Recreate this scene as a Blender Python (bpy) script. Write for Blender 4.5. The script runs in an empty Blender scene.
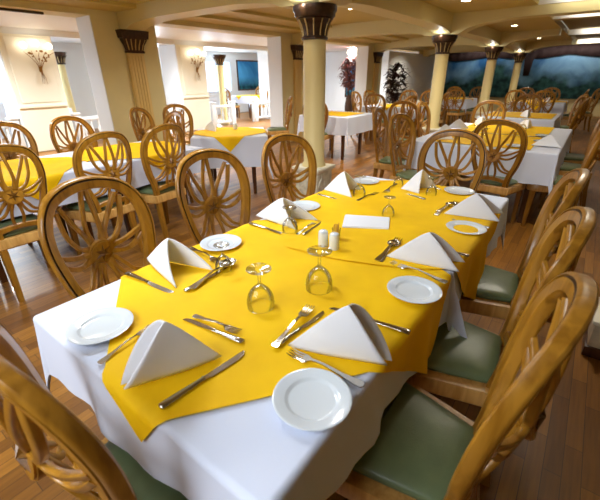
import bpy, bmesh, math, random
from mathutils import Vector, Matrix
random.seed(7)
sc = bpy.context.scene
COL = sc.collection
PI = math.pi
# ------------------------------------------------------------------ camera
FPX = 368.095
RM = Matrix(((0.80117, 0.25022, -0.54361), (0.59837, -0.3483, 0.72156), (-0.00879, -0.90337, -0.42877)))
CP = Vector((0.73917, -1.31413, 1.4))
cd = bpy.data.cameras.new('camera'); cam = bpy.data.objects.new('camera', cd); COL.objects.link(cam)
cd.sensor_width = 36; cd.sensor_fit = 'HORIZONTAL'; cd.lens = 36*FPX/600
cd.clip_start = 0.02; cd.clip_end = 100
M3 = Matrix((RM.col[0], -RM.col[1], -RM.col[2])).transposed()
cam.matrix_world = Matrix.Translation(CP) @ M3.to_4x4()
cd.dof.use_dof = True; cd.dof.focus_distance = 1.9; cd.dof.aperture_fstop = 4.0
sc.camera = cam

def at(px, py, z=None, X=None, Y=None):
    "world point seen at a photo pixel, on a level or upright plane of the room"
    d = RM @ Vector((px-300, py-250, FPX))
    if z is not None: t = (z-CP.z)/d.z
    elif X is not None: t = (X-CP.x)/d.x
    else: t = (Y-CP.y)/d.y
    return CP + d*t

# ------------------------------------------------------------------ materials
def lin(c): return tuple(((v/255)/12.92 if v/255 <= .04045 else ((v/255+.055)/1.055)**2.4) for v in c) + (1,)
def mat(name, rgb, rough=.5, metal=0, spec=.5, noise=0, nscale=8, bump=0, bscale=200, coat=0, sheen=0):
    m = bpy.data.materials.new(name); m.use_nodes = True
    nt = m.node_tree; b = nt.nodes['Principled BSDF']
    b.inputs['Base Color'].default_value = lin(rgb); b.inputs['Roughness'].default_value = rough
    b.inputs['Metallic'].default_value = metal; b.inputs['Specular IOR Level'].default_value = spec
    b.inputs['Coat Weight'].default_value = coat; b.inputs['Sheen Weight'].default_value = sheen
    tc = nt.nodes.new('ShaderNodeTexCoord')
    if noise:
        n = nt.nodes.new('ShaderNodeTexNoise'); n.inputs['Scale'].default_value = nscale; n.inputs['Detail'].default_value = 5
        nt.links.new(tc.outputs['Object'], n.inputs['Vector'])
        r = nt.nodes.new('ShaderNodeValToRGB')
        r.color_ramp.elements[0].position = .3; r.color_ramp.elements[1].position = .7
        r.color_ramp.elements[0].color = lin([max(0, v*(1-noise)) for v in rgb])
        r.color_ramp.elements[1].color = lin([min(255, v*(1+noise*.6)) for v in rgb])
        nt.links.new(n.outputs['Fac'], r.inputs['Fac']); nt.links.new(r.outputs['Color'], b.inputs['Base Color'])
    if bump:
        n2 = nt.nodes.new('ShaderNodeTexNoise'); n2.inputs['Scale'].default_value = bscale
        nt.links.new(tc.outputs['Object'], n2.inputs['Vector'])
        bp = nt.nodes.new('ShaderNodeBump'); bp.inputs['Strength'].default_value = bump; bp.inputs['Distance'].default_value = .002
        nt.links.new(n2.outputs['Fac'], bp.inputs['Height']); nt.links.new(bp.outputs['Normal'], b.inputs['Normal'])
    return m
def emit(name, rgb, s):
    m = bpy.data.materials.new(name); m.use_nodes = True
    b = m.node_tree.nodes['Principled BSDF']
    b.inputs['Base Color'].default_value = lin(rgb); b.inputs['Emission Color'].default_value = lin(rgb)
    b.inputs['Emission Strength'].default_value = s
    return m
def wood(name, dark, light, rough=.3, stretch=(9, 9, 1.5), coat=.12):
    m = mat(name, light, rough, coat=coat); nt = m.node_tree; b = nt.nodes['Principled BSDF']
    b.inputs['Coat Roughness'].default_value = .18
    tc = nt.nodes['Texture Coordinate']
    mp = nt.nodes.new('ShaderNodeMapping'); mp.inputs['Scale'].default_value = stretch
    n = nt.nodes.new('ShaderNodeTexNoise'); n.inputs['Scale'].default_value = 4; n.inputs['Detail'].default_value = 8; n.inputs['Distortion'].default_value = .6
    r = nt.nodes.new('ShaderNodeValToRGB')
    r.color_ramp.elements[0].position = .32; r.color_ramp.elements[1].position = .62
    r.color_ramp.elements[0].color = lin(dark); r.color_ramp.elements[1].color = lin(light)
    nt.links.new(tc.outputs['Object'], mp.inputs['Vector']); nt.links.new(mp.outputs['Vector'], n.inputs['Vector'])
    nt.links.new(n.outputs['Fac'], r.inputs['Fac']); nt.links.new(r.outputs['Color'], b.inputs['Base Color'])
    return m
def floor_mat():
    m = mat('parquet', (150, 95, 45), .42, coat=.05); nt = m.node_tree; b = nt.nodes['Principled BSDF']
    tc = nt.nodes['Texture Coordinate']
    mp = nt.nodes.new('ShaderNodeMapping'); mp.inputs['Rotation'].default_value = (0, 0, PI/2)
    br = nt.nodes.new('ShaderNodeTexBrick')
    br.inputs['Scale'].default_value = 1; br.inputs['Brick Width'].default_value = .46; br.inputs['Row Height'].default_value = .062
    br.inputs['Mortar Size'].default_value = .0012; br.inputs['Bias'].default_value = 0; br.offset = .37
    br.inputs['Color1'].default_value = lin((122, 76, 20)); br.inputs['Color2'].default_value = lin((172, 116, 40)); br.inputs['Mortar'].default_value = lin((70, 44, 20))
    mp2 = nt.nodes.new('ShaderNodeMapping'); mp2.inputs['Scale'].default_value = (22, 1.4, 1)
    n = nt.nodes.new('ShaderNodeTexNoise'); n.inputs['Scale'].default_value = 3; n.inputs['Detail'].default_value = 6
    mx = nt.nodes.new('ShaderNodeMix'); mx.data_type = 'RGBA'; mx.blend_type = 'MULTIPLY'; mx.inputs[0].default_value = .55
    r = nt.nodes.new('ShaderNodeValToRGB'); r.color_ramp.elements[0].color = (.45, .4, .35, 1); r.color_ramp.elements[1].color = (1, 1, 1, 1)
    r.color_ramp.elements[0].position = .3; r.color_ramp.elements[1].position = .65
    L = nt.links.new
    L(tc.outputs['Object'], mp.inputs['Vector']); L(mp.outputs['Vector'], br.inputs['Vector'])
    L(tc.outputs['Object'], mp2.inputs['Vector']); L(mp2.outputs['Vector'], n.inputs['Vector']); L(n.outputs['Fac'], r.inputs['Fac'])
    L(br.outputs['Color'], mx.inputs[6]); L(r.outputs['Color'], mx.inputs[7]); L(mx.outputs[2], b.inputs['Base Color'])
    return m
def glass_mat():
    m = bpy.data.materials.new('clear_glass'); m.use_nodes = True; nt = m.node_tree
    nt.nodes.clear(); L = nt.links.new
    o = nt.nodes.new('ShaderNodeOutputMaterial'); t = nt.nodes.new('ShaderNodeBsdfTransparent'); g = nt.nodes.new('ShaderNodeBsdfGlossy')
    g.inputs['Roughness'].default_value = .05; t.inputs['Color'].default_value = (.972, .978, .972, 1)
    lw = nt.nodes.new('ShaderNodeLayerWeight'); lw.inputs['Blend'].default_value = .25
    mm = nt.nodes.new('ShaderNodeMath'); mm.operation = 'MULTIPLY'; mm.inputs[1].default_value = .7
    mx = nt.nodes.new('ShaderNodeMixShader')
    L(lw.outputs['Fresnel'], mm.inputs[0]); L(mm.outputs[0], mx.inputs['Fac']); L(t.outputs[0], mx.inputs[1]); L(g.outputs[0], mx.inputs[2]); L(mx.outputs[0], o.inputs['Surface'])
    return m
def mural_mat(name, kind=0):
    m = mat(name, (40, 70, 110), .75, spec=.15); nt = m.node_tree; b = nt.nodes['Principled BSDF']; tc = nt.nodes['Texture Coordinate']
    L = nt.links.new
    sep = nt.nodes.new('ShaderNodeSeparateXYZ'); L(tc.outputs['Object'], sep.inputs[0])
    n = nt.nodes.new('ShaderNodeTexNoise'); n.inputs['Scale'].default_value = .8; n.inputs['Detail'].default_value = 6; n.inputs['Distortion'].default_value = .7
    L(tc.outputs['Object'], n.inputs['Vector'])
    sky = nt.nodes.new('ShaderNodeValToRGB'); cr = sky.color_ramp
    cr.elements[0].position = .35; cr.elements[0].color = lin((28, 76, 122) if kind == 0 else (24, 104, 170)); cr.elements[1].position = .68; cr.elements[1].color = lin((120, 158, 184) if kind == 0 else (96, 184, 236))
    L(n.outputs['Fac'], sky.inputs['Fac'])
    # trees rise along the bottom, higher to some sides
    n2 = nt.nodes.new('ShaderNodeTexNoise'); n2.inputs['Scale'].default_value = .55; n2.inputs['Detail'].default_value = 8
    L(tc.outputs['Object'], n2.inputs['Vector'])
    ma = nt.nodes.new('ShaderNodeMath'); ma.operation = 'MULTIPLY_ADD'; ma.inputs[1].default_value = 3.0 if kind == 0 else -.3; L(n2.outputs['Fac'], ma.inputs[0])
    ng = nt.nodes.new('ShaderNodeMath'); ng.operation = 'MULTIPLY'; ng.inputs[1].default_value = -1.0; L(sep.outputs['Z'], ng.inputs[0]); L(ng.outputs[0], ma.inputs[2])
    st = nt.nodes.new('ShaderNodeMapRange'); st.inputs[1].default_value = -.1; st.inputs[2].default_value = .25
    L(ma.outputs[0], st.inputs[0])
    n3 = nt.nodes.new('ShaderNodeTexNoise'); n3.inputs['Scale'].default_value = 5; n3.inputs['Detail'].default_value = 4; L(tc.outputs['Object'], n3.inputs['Vector'])
    gr = nt.nodes.new('ShaderNodeValToRGB'); gr.color_ramp.elements[0].position = .35; gr.color_ramp.elements[1].position = .7
    gr.color_ramp.elements[0].color = lin((18, 40, 40) if kind == 0 else (10, 40, 60)); gr.color_ramp.elements[1].color = lin((50, 88, 84) if kind == 0 else (40, 110, 120)); L(n3.outputs['Fac'], gr.inputs['Fac'])
    mx = nt.nodes.new('ShaderNodeMix'); mx.data_type = 'RGBA'
    L(st.outputs[0], mx.inputs[0]); L(sky.outputs['Color'], mx.inputs[6]); L(gr.outputs['Color'], mx.inputs[7]); L(mx.outputs[2], b.inputs['Base Color'])
    return m

WOOD = wood('honey_wood', (138, 91, 20), (174, 122, 38))
WOODD = wood('honey_wood_legs', (124, 82, 20), (158, 108, 34))
TRIM = wood('pale_edge_wood', (178, 128, 62), (210, 162, 92))
GROOVE = mat('dark_groove', (66, 38, 14), .5)  # darker colour for the groove faces of the chair back
STARW = wood('carved_star_wood', (96, 60, 16), (128, 84, 26))
DKWOOD = wood('dark_table_wood', (58, 30, 14), (92, 52, 24))
LEATHER = mat('green_leather', (108, 124, 88), .33, bump=.25, bscale=300, noise=.06, nscale=20)
WHITE = mat('white_linen', (222, 230, 250), .85, spec=.2, bump=.25, bscale=500, sheen=.1)
NAPK = mat('white_napkin_linen', (238, 240, 246), .85, spec=.2, bump=.3, bscale=600)
YELLOW = mat('yellow_linen', (255, 200, 0), .7, spec=.25, bump=.25, bscale=420, noise=.05, nscale=6)
PORC = mat('white_porcelain', (222, 230, 236), .12, coat=.5)
STEEL = mat('polished_steel', (200, 196, 188), .16, metal=1)
GLASS = glass_mat()
CREAM = mat('cream_wall', (222, 210, 158), .6, noise=.03, nscale=2)
PANEL = mat('pale_cream_panel', (240, 237, 218), .6)
PWHITE = mat('cool_white_paint', (226, 228, 228), .5)
FLUTE = mat('yellow_pilaster_paint', (224, 196, 128), .5)
SHAFT = mat('column_paint', (232, 214, 152), .45)
CAPM = mat('dark_bronze', (64, 42, 26), .38, metal=.35, noise=.25, nscale=30)
CAPL = mat('gilt_rib', (196, 168, 108), .4, metal=.3)
CEIL = mat('ceiling_paint', (198, 180, 112), .6)
BEAM = mat('beam_paint', (216, 204, 150), .55)
COFFER = mat('grey_coffer', (160, 146, 112), .7)
STONE = mat('carved_stone', (214, 208, 186), .6, noise=.12, nscale=14, bump=.8, bscale=30)
FLOOR = floor_mat()
LAMP = emit('lamp_glass', (255, 236, 200), 14)
GLOBE = emit('globe_glass', (255, 244, 226), 3.5)
DAY = emit('daylit_glass', (176, 212, 255), 1.15)
GOLD = mat('antique_gold', (150, 112, 52), .35, metal=.7)
LEAFR = mat('russet_leaf', (128, 74, 66), .5, noise=.3, nscale=9)
LEAFD = mat('dark_leaf', (50, 30, 28), .45, noise=.4, nscale=9)
LEAFG = mat('olive_leaf', (76, 76, 46), .5, noise=.3, nscale=9)
STEMB = mat('brown_stem', (70, 42, 24), .7)
DRAPE = mat('dark_red_drape', (38, 16, 15), .8)
MURAL = mural_mat('mural_paint', 0); PAINT = mural_mat('blue_painting', 1)
DARK = mat('dark_track', (60, 44, 22), .6)

# ------------------------------------------------------------------ mesh helpers
def obj(name, bm, m, parent=None, smooth=40, loc=None):
    me = bpy.data.meshes.new(name)
    bmesh.ops.recalc_face_normals(bm, faces=bm.faces)
    bm.to_mesh(me); bm.free()
    if smooth:
        for p in me.polygons: p.use_smooth = True
        me.set_sharp_from_angle(angle=math.radians(smooth))
    for x in (m if isinstance(m, (list, tuple)) else [m]): me.materials.append(x)
    o = bpy.data.objects.new(name, me); COL.objects.link(o)
    if parent: o.parent = parent
    if loc: o.location = loc
    return o
def tag(o, label, cat, group=None, kind=None):
    o['label'] = label; o['category'] = cat
    if group: o['group'] = group
    if kind: o['kind'] = kind
    return o
def thing(name, label, cat, loc=(0, 0, 0), rz=0, group=None):
    o = bpy.data.objects.new(name, None); COL.objects.link(o)
    o.empty_display_size = .05; o.location = loc; o.rotation_euler = (0, 0, rz)
    return tag(o, label, cat, group)
def struct(name, bm, m, smooth=40):
    o = obj(name, bm, m, None, smooth); o['kind'] = 'structure'; return o
def dup(root, loc, rz=None, label=None, group=None, scale=None):
    r = root.copy(); COL.objects.link(r); r.location = loc
    if rz is not None: r.rotation_euler = (0, 0, rz)
    if label: r['label'] = label
    if group: r['group'] = group
    elif 'group' in r and group == '': del r['group']
    if scale: r.scale = (scale,)*3
    for ch in list(root.children):
        c = ch.copy(); COL.objects.link(c); c.parent = r
        for g in ch.children:
            d = g.copy(); COL.objects.link(d); d.parent = c
    return r
def box(bm, x0, x1, y0, y1, z0, z1, bev=0):
    vs = [bm.verts.new((x, y, z)) for x in (x0, x1) for y in (y0, y1) for z in (z0, z1)]
    fs = [bm.faces.new([vs[i] for i in q]) for q in ((0,1,3,2),(4,6,7,5),(0,4,5,1),(2,3,7,6),(0,2,6,4),(1,5,7,3))]
    if bev:
        es = set(e for f in fs for e in f.edges)
        bmesh.ops.bevel(bm, geom=list(es), offset=bev, segments=2, affect='EDGES', profile=.5)
    return bm
def B(*a, **k): return box(bmesh.new(), *a, **k)
def lathe(bm, prof, n=32, cx=0, cy=0, cz=0, flute=0, nf=0, cap=True):
    rings = []
    for r, z in prof:
        if r < 1e-5: rings.append([bm.verts.new((cx, cy, cz+z))])
        else: rings.append([bm.verts.new((cx+r*(1+(flute*abs(math.cos(nf*i*PI/n)) if nf else 0))*math.cos(2*PI*i/n), cy+r*(1+(flute*abs(math.cos(nf*i*PI/n)) if nf else 0))*math.sin(2*PI*i/n), cz+z)) for i in range(n)])
    for a, b in zip(rings, rings[1:]):
        for i in range(n):
            j = (i+1) % n
            q = [a[i % len(a)], a[j % len(a)], b[j % len(b)], b[i % len(b)]]
            u = []
            for v in q:
                if v not in u: u.append(v)
            if len(u) >= 3: bm.faces.new(u)
    if cap:
        for r in (rings[0], rings[-1]):
            if len(r) > 2: bm.faces.new(r)
    return bm
def catmull(pts, n):
    P = [Vector(p) for p in pts]; P = [P[0]*2-P[1]] + P + [P[-1]*2-P[-2]]; out = []
    for i in range(1, len(P)-2):
        for k in range(n):
            t = k/n; a, b, c, d = P[i-1:i+3]
            out.append(.5*((2*b)+(c-a)*t+(2*a-5*b+4*c-d)*t*t+(3*b-a-3*c+d)*t**3))
    out.append(P[-2]); return out
def tube(bm, pts, rads, n=8):
    "round bar along 3-D points"
    rings = []
    for i, p in enumerate(pts):
        p = Vector(p); t = (Vector(pts[min(i+1, len(pts)-1)])-Vector(pts[max(i-1, 0)])).normalized()
        a = t.cross(Vector((0, 0, 1)) if abs(t.z) < .9 else Vector((1, 0, 0))).normalized(); b = t.cross(a)
        r = rads[i] if isinstance(rads, (list, tuple)) else rads
        rings.append([bm.verts.new(p+(a*math.cos(2*PI*k/n)+b*math.sin(2*PI*k/n))*r) for k in range(n)])
    for a, b in zip(rings, rings[1:]):
        for k in range(n): bm.faces.new((a[k], a[(k+1) % n], b[(k+1) % n], b[k]))
    bm.faces.new(rings[0]); bm.faces.new(rings[-1]); return bm

# ------------------------------------------------------------------ wheel-back chair (faces +Y, origin on the floor under the seat)
def back_y(x, z): return -.185-.17*(z-.45)+.8*x*x
def dish(x, z): return -.034*max(0, 1-(x*x+(z-.755)**2)/.0625)
def sweep_back(bm, pts, prof_fn, bow=0, dark=()):
    "sweep a section along a path drawn in the curved plane of the chair back"
    n = len(pts); rings = []
    for i, (x, z) in enumerate(pts):
        a = pts[max(0, i-1)]; b = pts[min(n-1, i+1)]
        t = Vector((b[0]-a[0], b[1]-a[1])).normalized(); nx, nz = t.y, -t.x
        ring = []
        for (u, w) in prof_fn(i/(n-1)):
            X, Z = x+nx*u, z+nz*u
            ring.append(bm.verts.new((X, back_y(X, Z)+bow*dish(X, Z)+w, Z)))
        rings.append(ring)
    m = len(rings[0])
    for a, b in zip(rings, rings[1:]):
        for k in range(m): bm.faces.new((a[k], a[(k+1) % m], b[(k+1) % m], b[k])).material_index = 1 if k in dark else 0
    bm.faces.new(rings[0]); bm.faces.new(rings[-1]); return bm
half = [(.128, .40), (.130, .47), (.146, .55), (.180, .64), (.202, .74), (.211, .83), (.196, .915), (.150, .98), (.078, 1.011)]
loop = [(x, z) for x, z in half] + [(0, 1.02)] + [(-x, z) for x, z in reversed(half)]
LOOP = [(v.x, v.y) for v in catmull([(x, z, 0) for x, z in loop], 6)]
def loop_prof(t):
    return [(-.0235, -.010), (-.020, -.016), (.0, -.018), (.009, -.018), (.011, -.011), (.0145, -.011), (.0165, -.017), (.021, -.015), (.0245, -.010),
            (.0245, .010), (.021, .015), (.0165, .017), (.0145, .011), (.011, .011), (.009, .018), (0, .018), (-.020, .016), (-.0235, .010)]
SPOKES = [[(.020, .770), (.030, .83), (.024, .90), (.008, 1.0)], [(.026, .765), (.046, .815), (.080, .880), (.120, .960)], [(.040, .752), (.086, .778), (.122, .845), (.136, .945)],
          [(.044, .738), (.100, .744), (.150, .764), (.205, .795)], [(.042, .718), (.100, .704), (.152, .722), (.203, .775)],
          [(.036, .702), (.074, .655), (.106, .610), (.158, .586)], [(.026, .690), (.044, .640), (.078, .592), (.148, .566)],
          [(.012, .685), (.028, .62), (.032, .565), (.022, .505)]]
def make_chair():
    t = thing('dining_chair', 'x', 'chair', (0, 0, 0), 0)
    bm = bmesh.new(); sweep_back(bm, LOOP, loop_prof, 0, (4, 5, 12, 13)); obj('back_frame', bm, [WOOD, GROOVE], t, 35)
    for k, sp in enumerate(SPOKES):
        for s in (-1, 1):
            pts = [(s*v.x, v.y) for v in catmull([(x, z, 0) for x, z in sp], 6)]
            bm = bmesh.new()
            def pf(q):
                w = .009-.0005*q+.004*max(0, 1-q*4)
                return [(-w, -.006), (-w*.7, -.009), (w*.7, -.009), (w, -.006), (w, .006), (w*.7, .009), (-w*.7, .009), (-w, .006)]
            sweep_back(bm, pts, pf, 1); obj('spoke', bm, WOOD, t, 50)
    hub = bmesh.new(); bmesh.ops.create_cone(hub, cap_ends=True, segments=24, radius1=.058, radius2=.058, depth=.028)
    bmesh.ops.bevel(hub, geom=[e for e in hub.edges if abs(e.verts[0].co.z-e.verts[1].co.z) < .001], offset=.005, segments=2, affect='EDGES')
    bmesh.ops.rotate(hub, verts=hub.verts, matrix=Matrix.Rotation(PI/2-.17, 3, 'X'))
    bmesh.ops.translate(hub, verts=hub.verts, vec=(0, back_y(0, .728)-.033, .728)); h = obj('hub', hub, WOOD, t)
    st = bmesh.new()
    for side in (-1, 1):
        c = st.verts.new((0, side*.028, 0)); ring = []
        for i in range(12):
            a = 2*PI*i/12; r = .043 if i % 2 == 0 else .015
            ring.append(st.verts.new((r*math.sin(a), side*.0138, r*math.cos(a))))
        for i in range(12): st.faces.new((c, ring[i], ring[(i+1) % 12]))
        st.faces.new(ring)
    bmesh.ops.rotate(st, verts=st.verts, matrix=Matrix.Rotation(-.17, 3, 'X'))
    bmesh.ops.translate(st, verts=st.verts, vec=(0, back_y(0, .728)-.033, .728)); obj('star', st, STARW, h, 5)
    bm = bmesh.new()
    sweep_back(bm, [(v.x, v.y) for v in catmull([(-.125, .492, 0), (-.06, .505, 0), (0, .510, 0), (.06, .505, 0), (.125, .492, 0)], 5)],
               lambda q: [(-.018, -.010), (-.014, -.014), (.014, -.014), (.018, -.010), (.018, .010), (.014, .014), (-.014, .014), (-.018, .010)])
    obj('lower_rail', bm, WOOD, t)
    # seat outline
    def outline(ins):
        f, r, y0, y1 = .228-ins, .172-ins, -.205+ins, .225-ins
        pts = []
        P = [(-r, y0), (r, y0), (f, .14), (f-.05, y1), (0, y1+.012), (-(f-.05), y1), (-f, .14)]
        Q = [P[0], P[1], (r+(f-r)*.5+.004, (y0+.14)/2), (f, .13), (f-.016, y1-.025), (f-.06, y1), (0, y1+.014), (-(f-.06), y1), (-(f-.016), y1-.025), (-f, .13), (-(r+(f-r)*.5+.004), (y0+.14)/2)]
        cc = catmull([(x, y, 0) for x, y in Q[1:]] + [(Q[0][0], Q[0][1], 0)], 4)
        return [(v.x, v.y) for v in cc]
    def stack(bm, levels, cap=(True, True)):
        rings = [[bm.verts.new((x, y, z)) for x, y in outline(i)] for i, z in levels]
        for a, b in zip(rings, rings[1:]):
            n = len(a)
            for k in range(n): bm.faces.new((a[k], a[(k+1) % n], b[(k+1) % n], b[k]))
        if cap[0]: bm.faces.new(rings[0])
        if cap[1]: bm.faces.new(rings[-1])
        return bm
    obj('seat_frame', stack(bmesh.new(), [(.012, .375), (.006, .372), (0, .380), (0, .436), (.003, .441), (.03, .442)]), TRIM, t, 35)
    obj('seat_cushion', stack(bmesh.new(), [(.040, .4425), (.034, .450), (.035, .460), (.043, .469), (.07, .477), (.10, .482), (.14, .485)]), LEATHER, t, 60)
    for s in (-1, 1):
        for fy in (0, 1):
            bm = bmesh.new(); lv = []
            if fy: spec = [((s*.188, .165, .3735), .024), ((s*.188, .166, .33), .023), ((s*.188, .170, .0), .015)]
            else: spec = [((s*.134, -.184, .3735), .021), ((s*.136, -.190, .25), .021), ((s*.150, -.235, 0), .016)]
            for (x, y, z), h in spec:
                lv.append([bm.verts.new((x+a*h, y+b*h, z)) for a, b in ((-1, -1), (1, -1), (1, 1), (-1, 1))])
            for a, b in zip(lv, lv[1:]):
                for k in range(4): bm.faces.new((a[k], a[(k+1) % 4], b[(k+1) % 4], b[k]))
            bm.faces.new(lv[0]); bm.faces.new(lv[-1])
            bmesh.ops.bevel(bm, geom=[e for e in bm.edges if abs(e.verts[0].co.z-e.verts[1].co.z) > .02], offset=.004, segments=2, affect='EDGES')
            obj('leg', bm, WOODD, t)
    return t
CHAIR0 = make_chair(); used = [False]
def chair(x, y, deg, label, group=None):
    "deg: direction the sitter faces (0 = +X, 90 = +Y)"
    rz = math.radians(deg-90)
    if not used[0]:
        used[0] = True; o = CHAIR0; o.location = (x, y, 0); o.rotation_euler = (0, 0, rz); o['label'] = label
        if group: o['group'] = group
        return o
    o = dup(CHAIR0, (x, y, 0), rz, label)
    if group: o['group'] = group
    elif 'group' in o: del o['group']
    return o

# ------------------------------------------------------------------ tables, cloths
def table(x0, x1, y0, y1, label, rot=0, cx=None, cy=None, group=None, base=False):
    w, h = (x1-x0)/2, (y1-y0)/2
    t = thing('dining_table', label, 'table', ((x0+x1)/2, (y0+y1)/2, 0), rot, group)
    obj('tabletop', B(-w+.004, w-.004, -h+.004, h-.004, .715, .745, bev=.004), DKWOOD, t)
    for sx in (-1, 1):
        for sy in (-1, 1):
            bm = bmesh.new(); lv = []
            for z, q in ((0, .02), (.714, .03)):
                lv.append([bm.verts.new((sx*(w-.17)+a*q, sy*(h-.17)+b*q, z)) for a, b in ((-1, -1), (1, -1), (1, 1), (-1, 1))])
            for k in range(4): bm.faces.new((lv[0][k], lv[0][(k+1) % 4], lv[1][(k+1) % 4], lv[1][k]))
            bm.faces.new(lv[0]); bm.faces.new(lv[1]); obj('leg', bm, DKWOOD, t)
    return t
def fold(p, rect, z, r, eps, amp, seam, flare=.10, lim=None):
    "lay a flat cloth point over the edge of a table"
    x0, x1, y0, y1 = rect
    dx = p[0]-x1 if p[0] > x1 else (p[0]-x0 if p[0] < x0 else 0)
    dy = p[1]-y1 if p[1] > y1 else (p[1]-y0 if p[1] < y0 else 0)
    bx, by = min(max(p[0], x0), x1), min(max(p[1], y0), y1)
    d = math.hypot(dx, dy)
    if d < 1e-6:
        wr = .0022*math.sin(9*p[0]+3*p[1])*math.sin(7*p[1]-2*p[0])
        return (p[0], p[1], z+abs(wr)+eps*.5)
    ux, uy = dx/d, dy/d
    if d < r*PI/2: out, dn = r*math.sin(d/r), r*(1-math.cos(d/r))
    else: out, dn = r, r+d-r*PI/2
    corner = min(abs(ux), abs(uy))*1.414
    dn *= 1+.12*corner*min(1, dn/.1)
    s = bx+by*1.3
    wav = amp*(dn/.2)*(math.sin(13*s+1.1)+.6*math.sin(29*s+.4))*(1-corner)
    at_seam = seam and ((seam > 0 and dy > 0) or (seam < 0 and dy < 0))
    out += wav + .04*dn + (.42 if at_seam and seam > 0 else flare)*corner*dn + eps
    if at_seam: uy *= .04; ux = min(1, abs(ux)*1.15)*(1 if ux > 0 else -1)
    return (bx+ux*out, by+uy*out, z-dn+eps*.5)
def cuts(a, b, e0, e1, n):
    v = [a+(b-a)*i/n for i in range(n+1)]
    for e in (e0, e1):
        v = [q for q in v if abs(q-e) > .006 or q in (a, b)]
        for k in (-.004, .0, .005, .010, .016, .022):
            q = e+k*(1 if e > (a+b)/2 else -1)
            if a < q < b: v.append(q)
    return sorted(set(round(q, 5) for q in v))
def grid(name, pts, m, parent=None):
    bm = bmesh.new(); V = [[bm.verts.new(p) for p in row] for row in pts]
    for i in range(len(V)-1):
        for j in range(len(V[0])-1): bm.faces.new((V[i][j], V[i+1][j], V[i+1][j+1], V[i][j+1]))
    o = obj(name, bm, m, parent, 70)
    return o
def cloth(rect, drop, label, group=None, seam=0, z=.7455, rot=0, pivot=None, n=36, amp=.010, flare=.10):
    x0, x1, y0, y1 = rect
    a0, a1, b0, b1 = x0-drop, x1+drop, y0-drop, y1+drop
    if seam > 0: b1 = y1+drop*.85
    if seam < 0: b0 = y0-drop*.85
    us, vs = cuts(a0, a1, x0, x1, n), cuts(b0, b1, y0, y1, n)
    pts = [[fold((u, v), rect, z, .012, 0, amp, seam, flare) for v in vs] for u in us]
    o = grid('tablecloth', pts, WHITE)
    if rot:
        M = Matrix.Translation((pivot[0], pivot[1], 0)) @ Matrix.Rotation(rot, 4, 'Z') @ Matrix.Translation((-pivot[0], -pivot[1], 0)); o.data.transform(M)
    return tag(o, label, 'tablecloth', group)
def topper(quad, rect, label, group=None, z=.7495, n=64, rot=0, pivot=None, eps=.005, amp=.010, bend=(0, 0)):
    "yellow cloth laid corner-wise; quad gives its flat corners in order"
    A, Bq, C, D = [Vector(q) for q in quad]
    pts = []
    for i in range(n+1):
        row = []
        for j in range(n+1):
            u, v = i/n, j/n
            p = A*(1-u)*(1-v)+Bq*u*(1-v)+C*u*v+D*(1-u)*v+Vector(bend)*4*u*(1-u)*(1-v)
            row.append(fold((p.x, p.y), rect, z, .014, eps, amp, 0))
        pts.append(row)
    o = grid('table_topper', pts, YELLOW)
    if rot:
        M = Matrix.Translation((pivot[0], pivot[1], 0)) @ Matrix.Rotation(rot, 4, 'Z') @ Matrix.Translation((-pivot[0], -pivot[1], 0)); o.data.transform(M)
    return tag(o, label, 'tablecloth', group)
def diamond(cx, cy, side, deg):
    a = math.radians(deg); h = side/math.sqrt(2)
    return [(cx+h*math.cos(a+k*PI/2), cy+h*math.sin(a+k*PI/2)) for k in range(4)]
def square(corner, ang, L):
    a = math.radians(ang); u = Vector((math.cos(a), math.sin(a)))*L; v = Vector((-math.sin(a), math.cos(a)))*L
    c = Vector(corner); return [tuple(c), tuple(c+u), tuple(c+u+v), tuple(c+v)]

# ------------------------------------------------------------------ table ware
def make_plate():
    bm = lathe(bmesh.new(), [(0, .0032), (.050, .0032), (.0545, .0042), (.0585, .0082), (.062, .0095), (.080, .0118), (.0855, .0130), (.0868, .0122), (.0845, .0100), (.060, .004), (.052, 0), (0, 0)], 48, cap=False)
    return obj('side_plate', bm, PORC, None, 60)
def make_knife():
    t = thing('table_knife', 'x', 'knife')
    bm = bmesh.new(); tube(bm, [(-.118, 0, .0055), (-.115, 0, .0055), (-.09, 0, .0055), (-.03, 0, .005), (-.012, 0, .005), (-.006, 0, .005)], [.004, .0062, .0058, .0042, .0036, .005], 10)
    bmesh.ops.scale(bm, verts=bm.verts, vec=(1, 1.35, .85)); obj('handle', bm, STEEL, t, 60)
    bm = bmesh.new()
    pr = [(-.005, -.0035, .0035), (.01, -.0075, .0045), (.05, -.0085, .005), (.09, -.0085, .005), (.108, -.006, .005), (.118, .001, .0045)]
    up = [[bm.verts.new((x, a, z)), bm.verts.new((x, b, z+.0)), bm.verts.new((x, b, z+.0016)), bm.verts.new((x, a, z+.0006))] for (x, a, b), z in zip(pr, [.0035, .002, .001, .001, .001, .001])]
    for a, b in zip(up, up[1:]):
        for k in range(4): bm.faces.new((a[k], a[(k+1) % 4], b[(k+1) % 4], b[k]))
    bm.faces.new(up[0]); bm.faces.new(up[-1]); obj('blade', bm, STEEL, t, 30)
    return t
def flat_strip(bm, path, th=.0016):
    "path of (x, half width, z)"
    up = [[bm.verts.new((x, -w, z)), bm.verts.new((x, w, z)), bm.verts.new((x, w*.9, z+th)), bm.verts.new((x, -w*.9, z+th))] for x, w, z in path]
    for a, b in zip(up, up[1:]):
        for k in range(4): bm.faces.new((a[k], a[(k+1) % 4], b[(k+1) % 4], b[k]))
    bm.faces.new(up[0]); bm.faces.new(up[-1]); return bm
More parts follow.
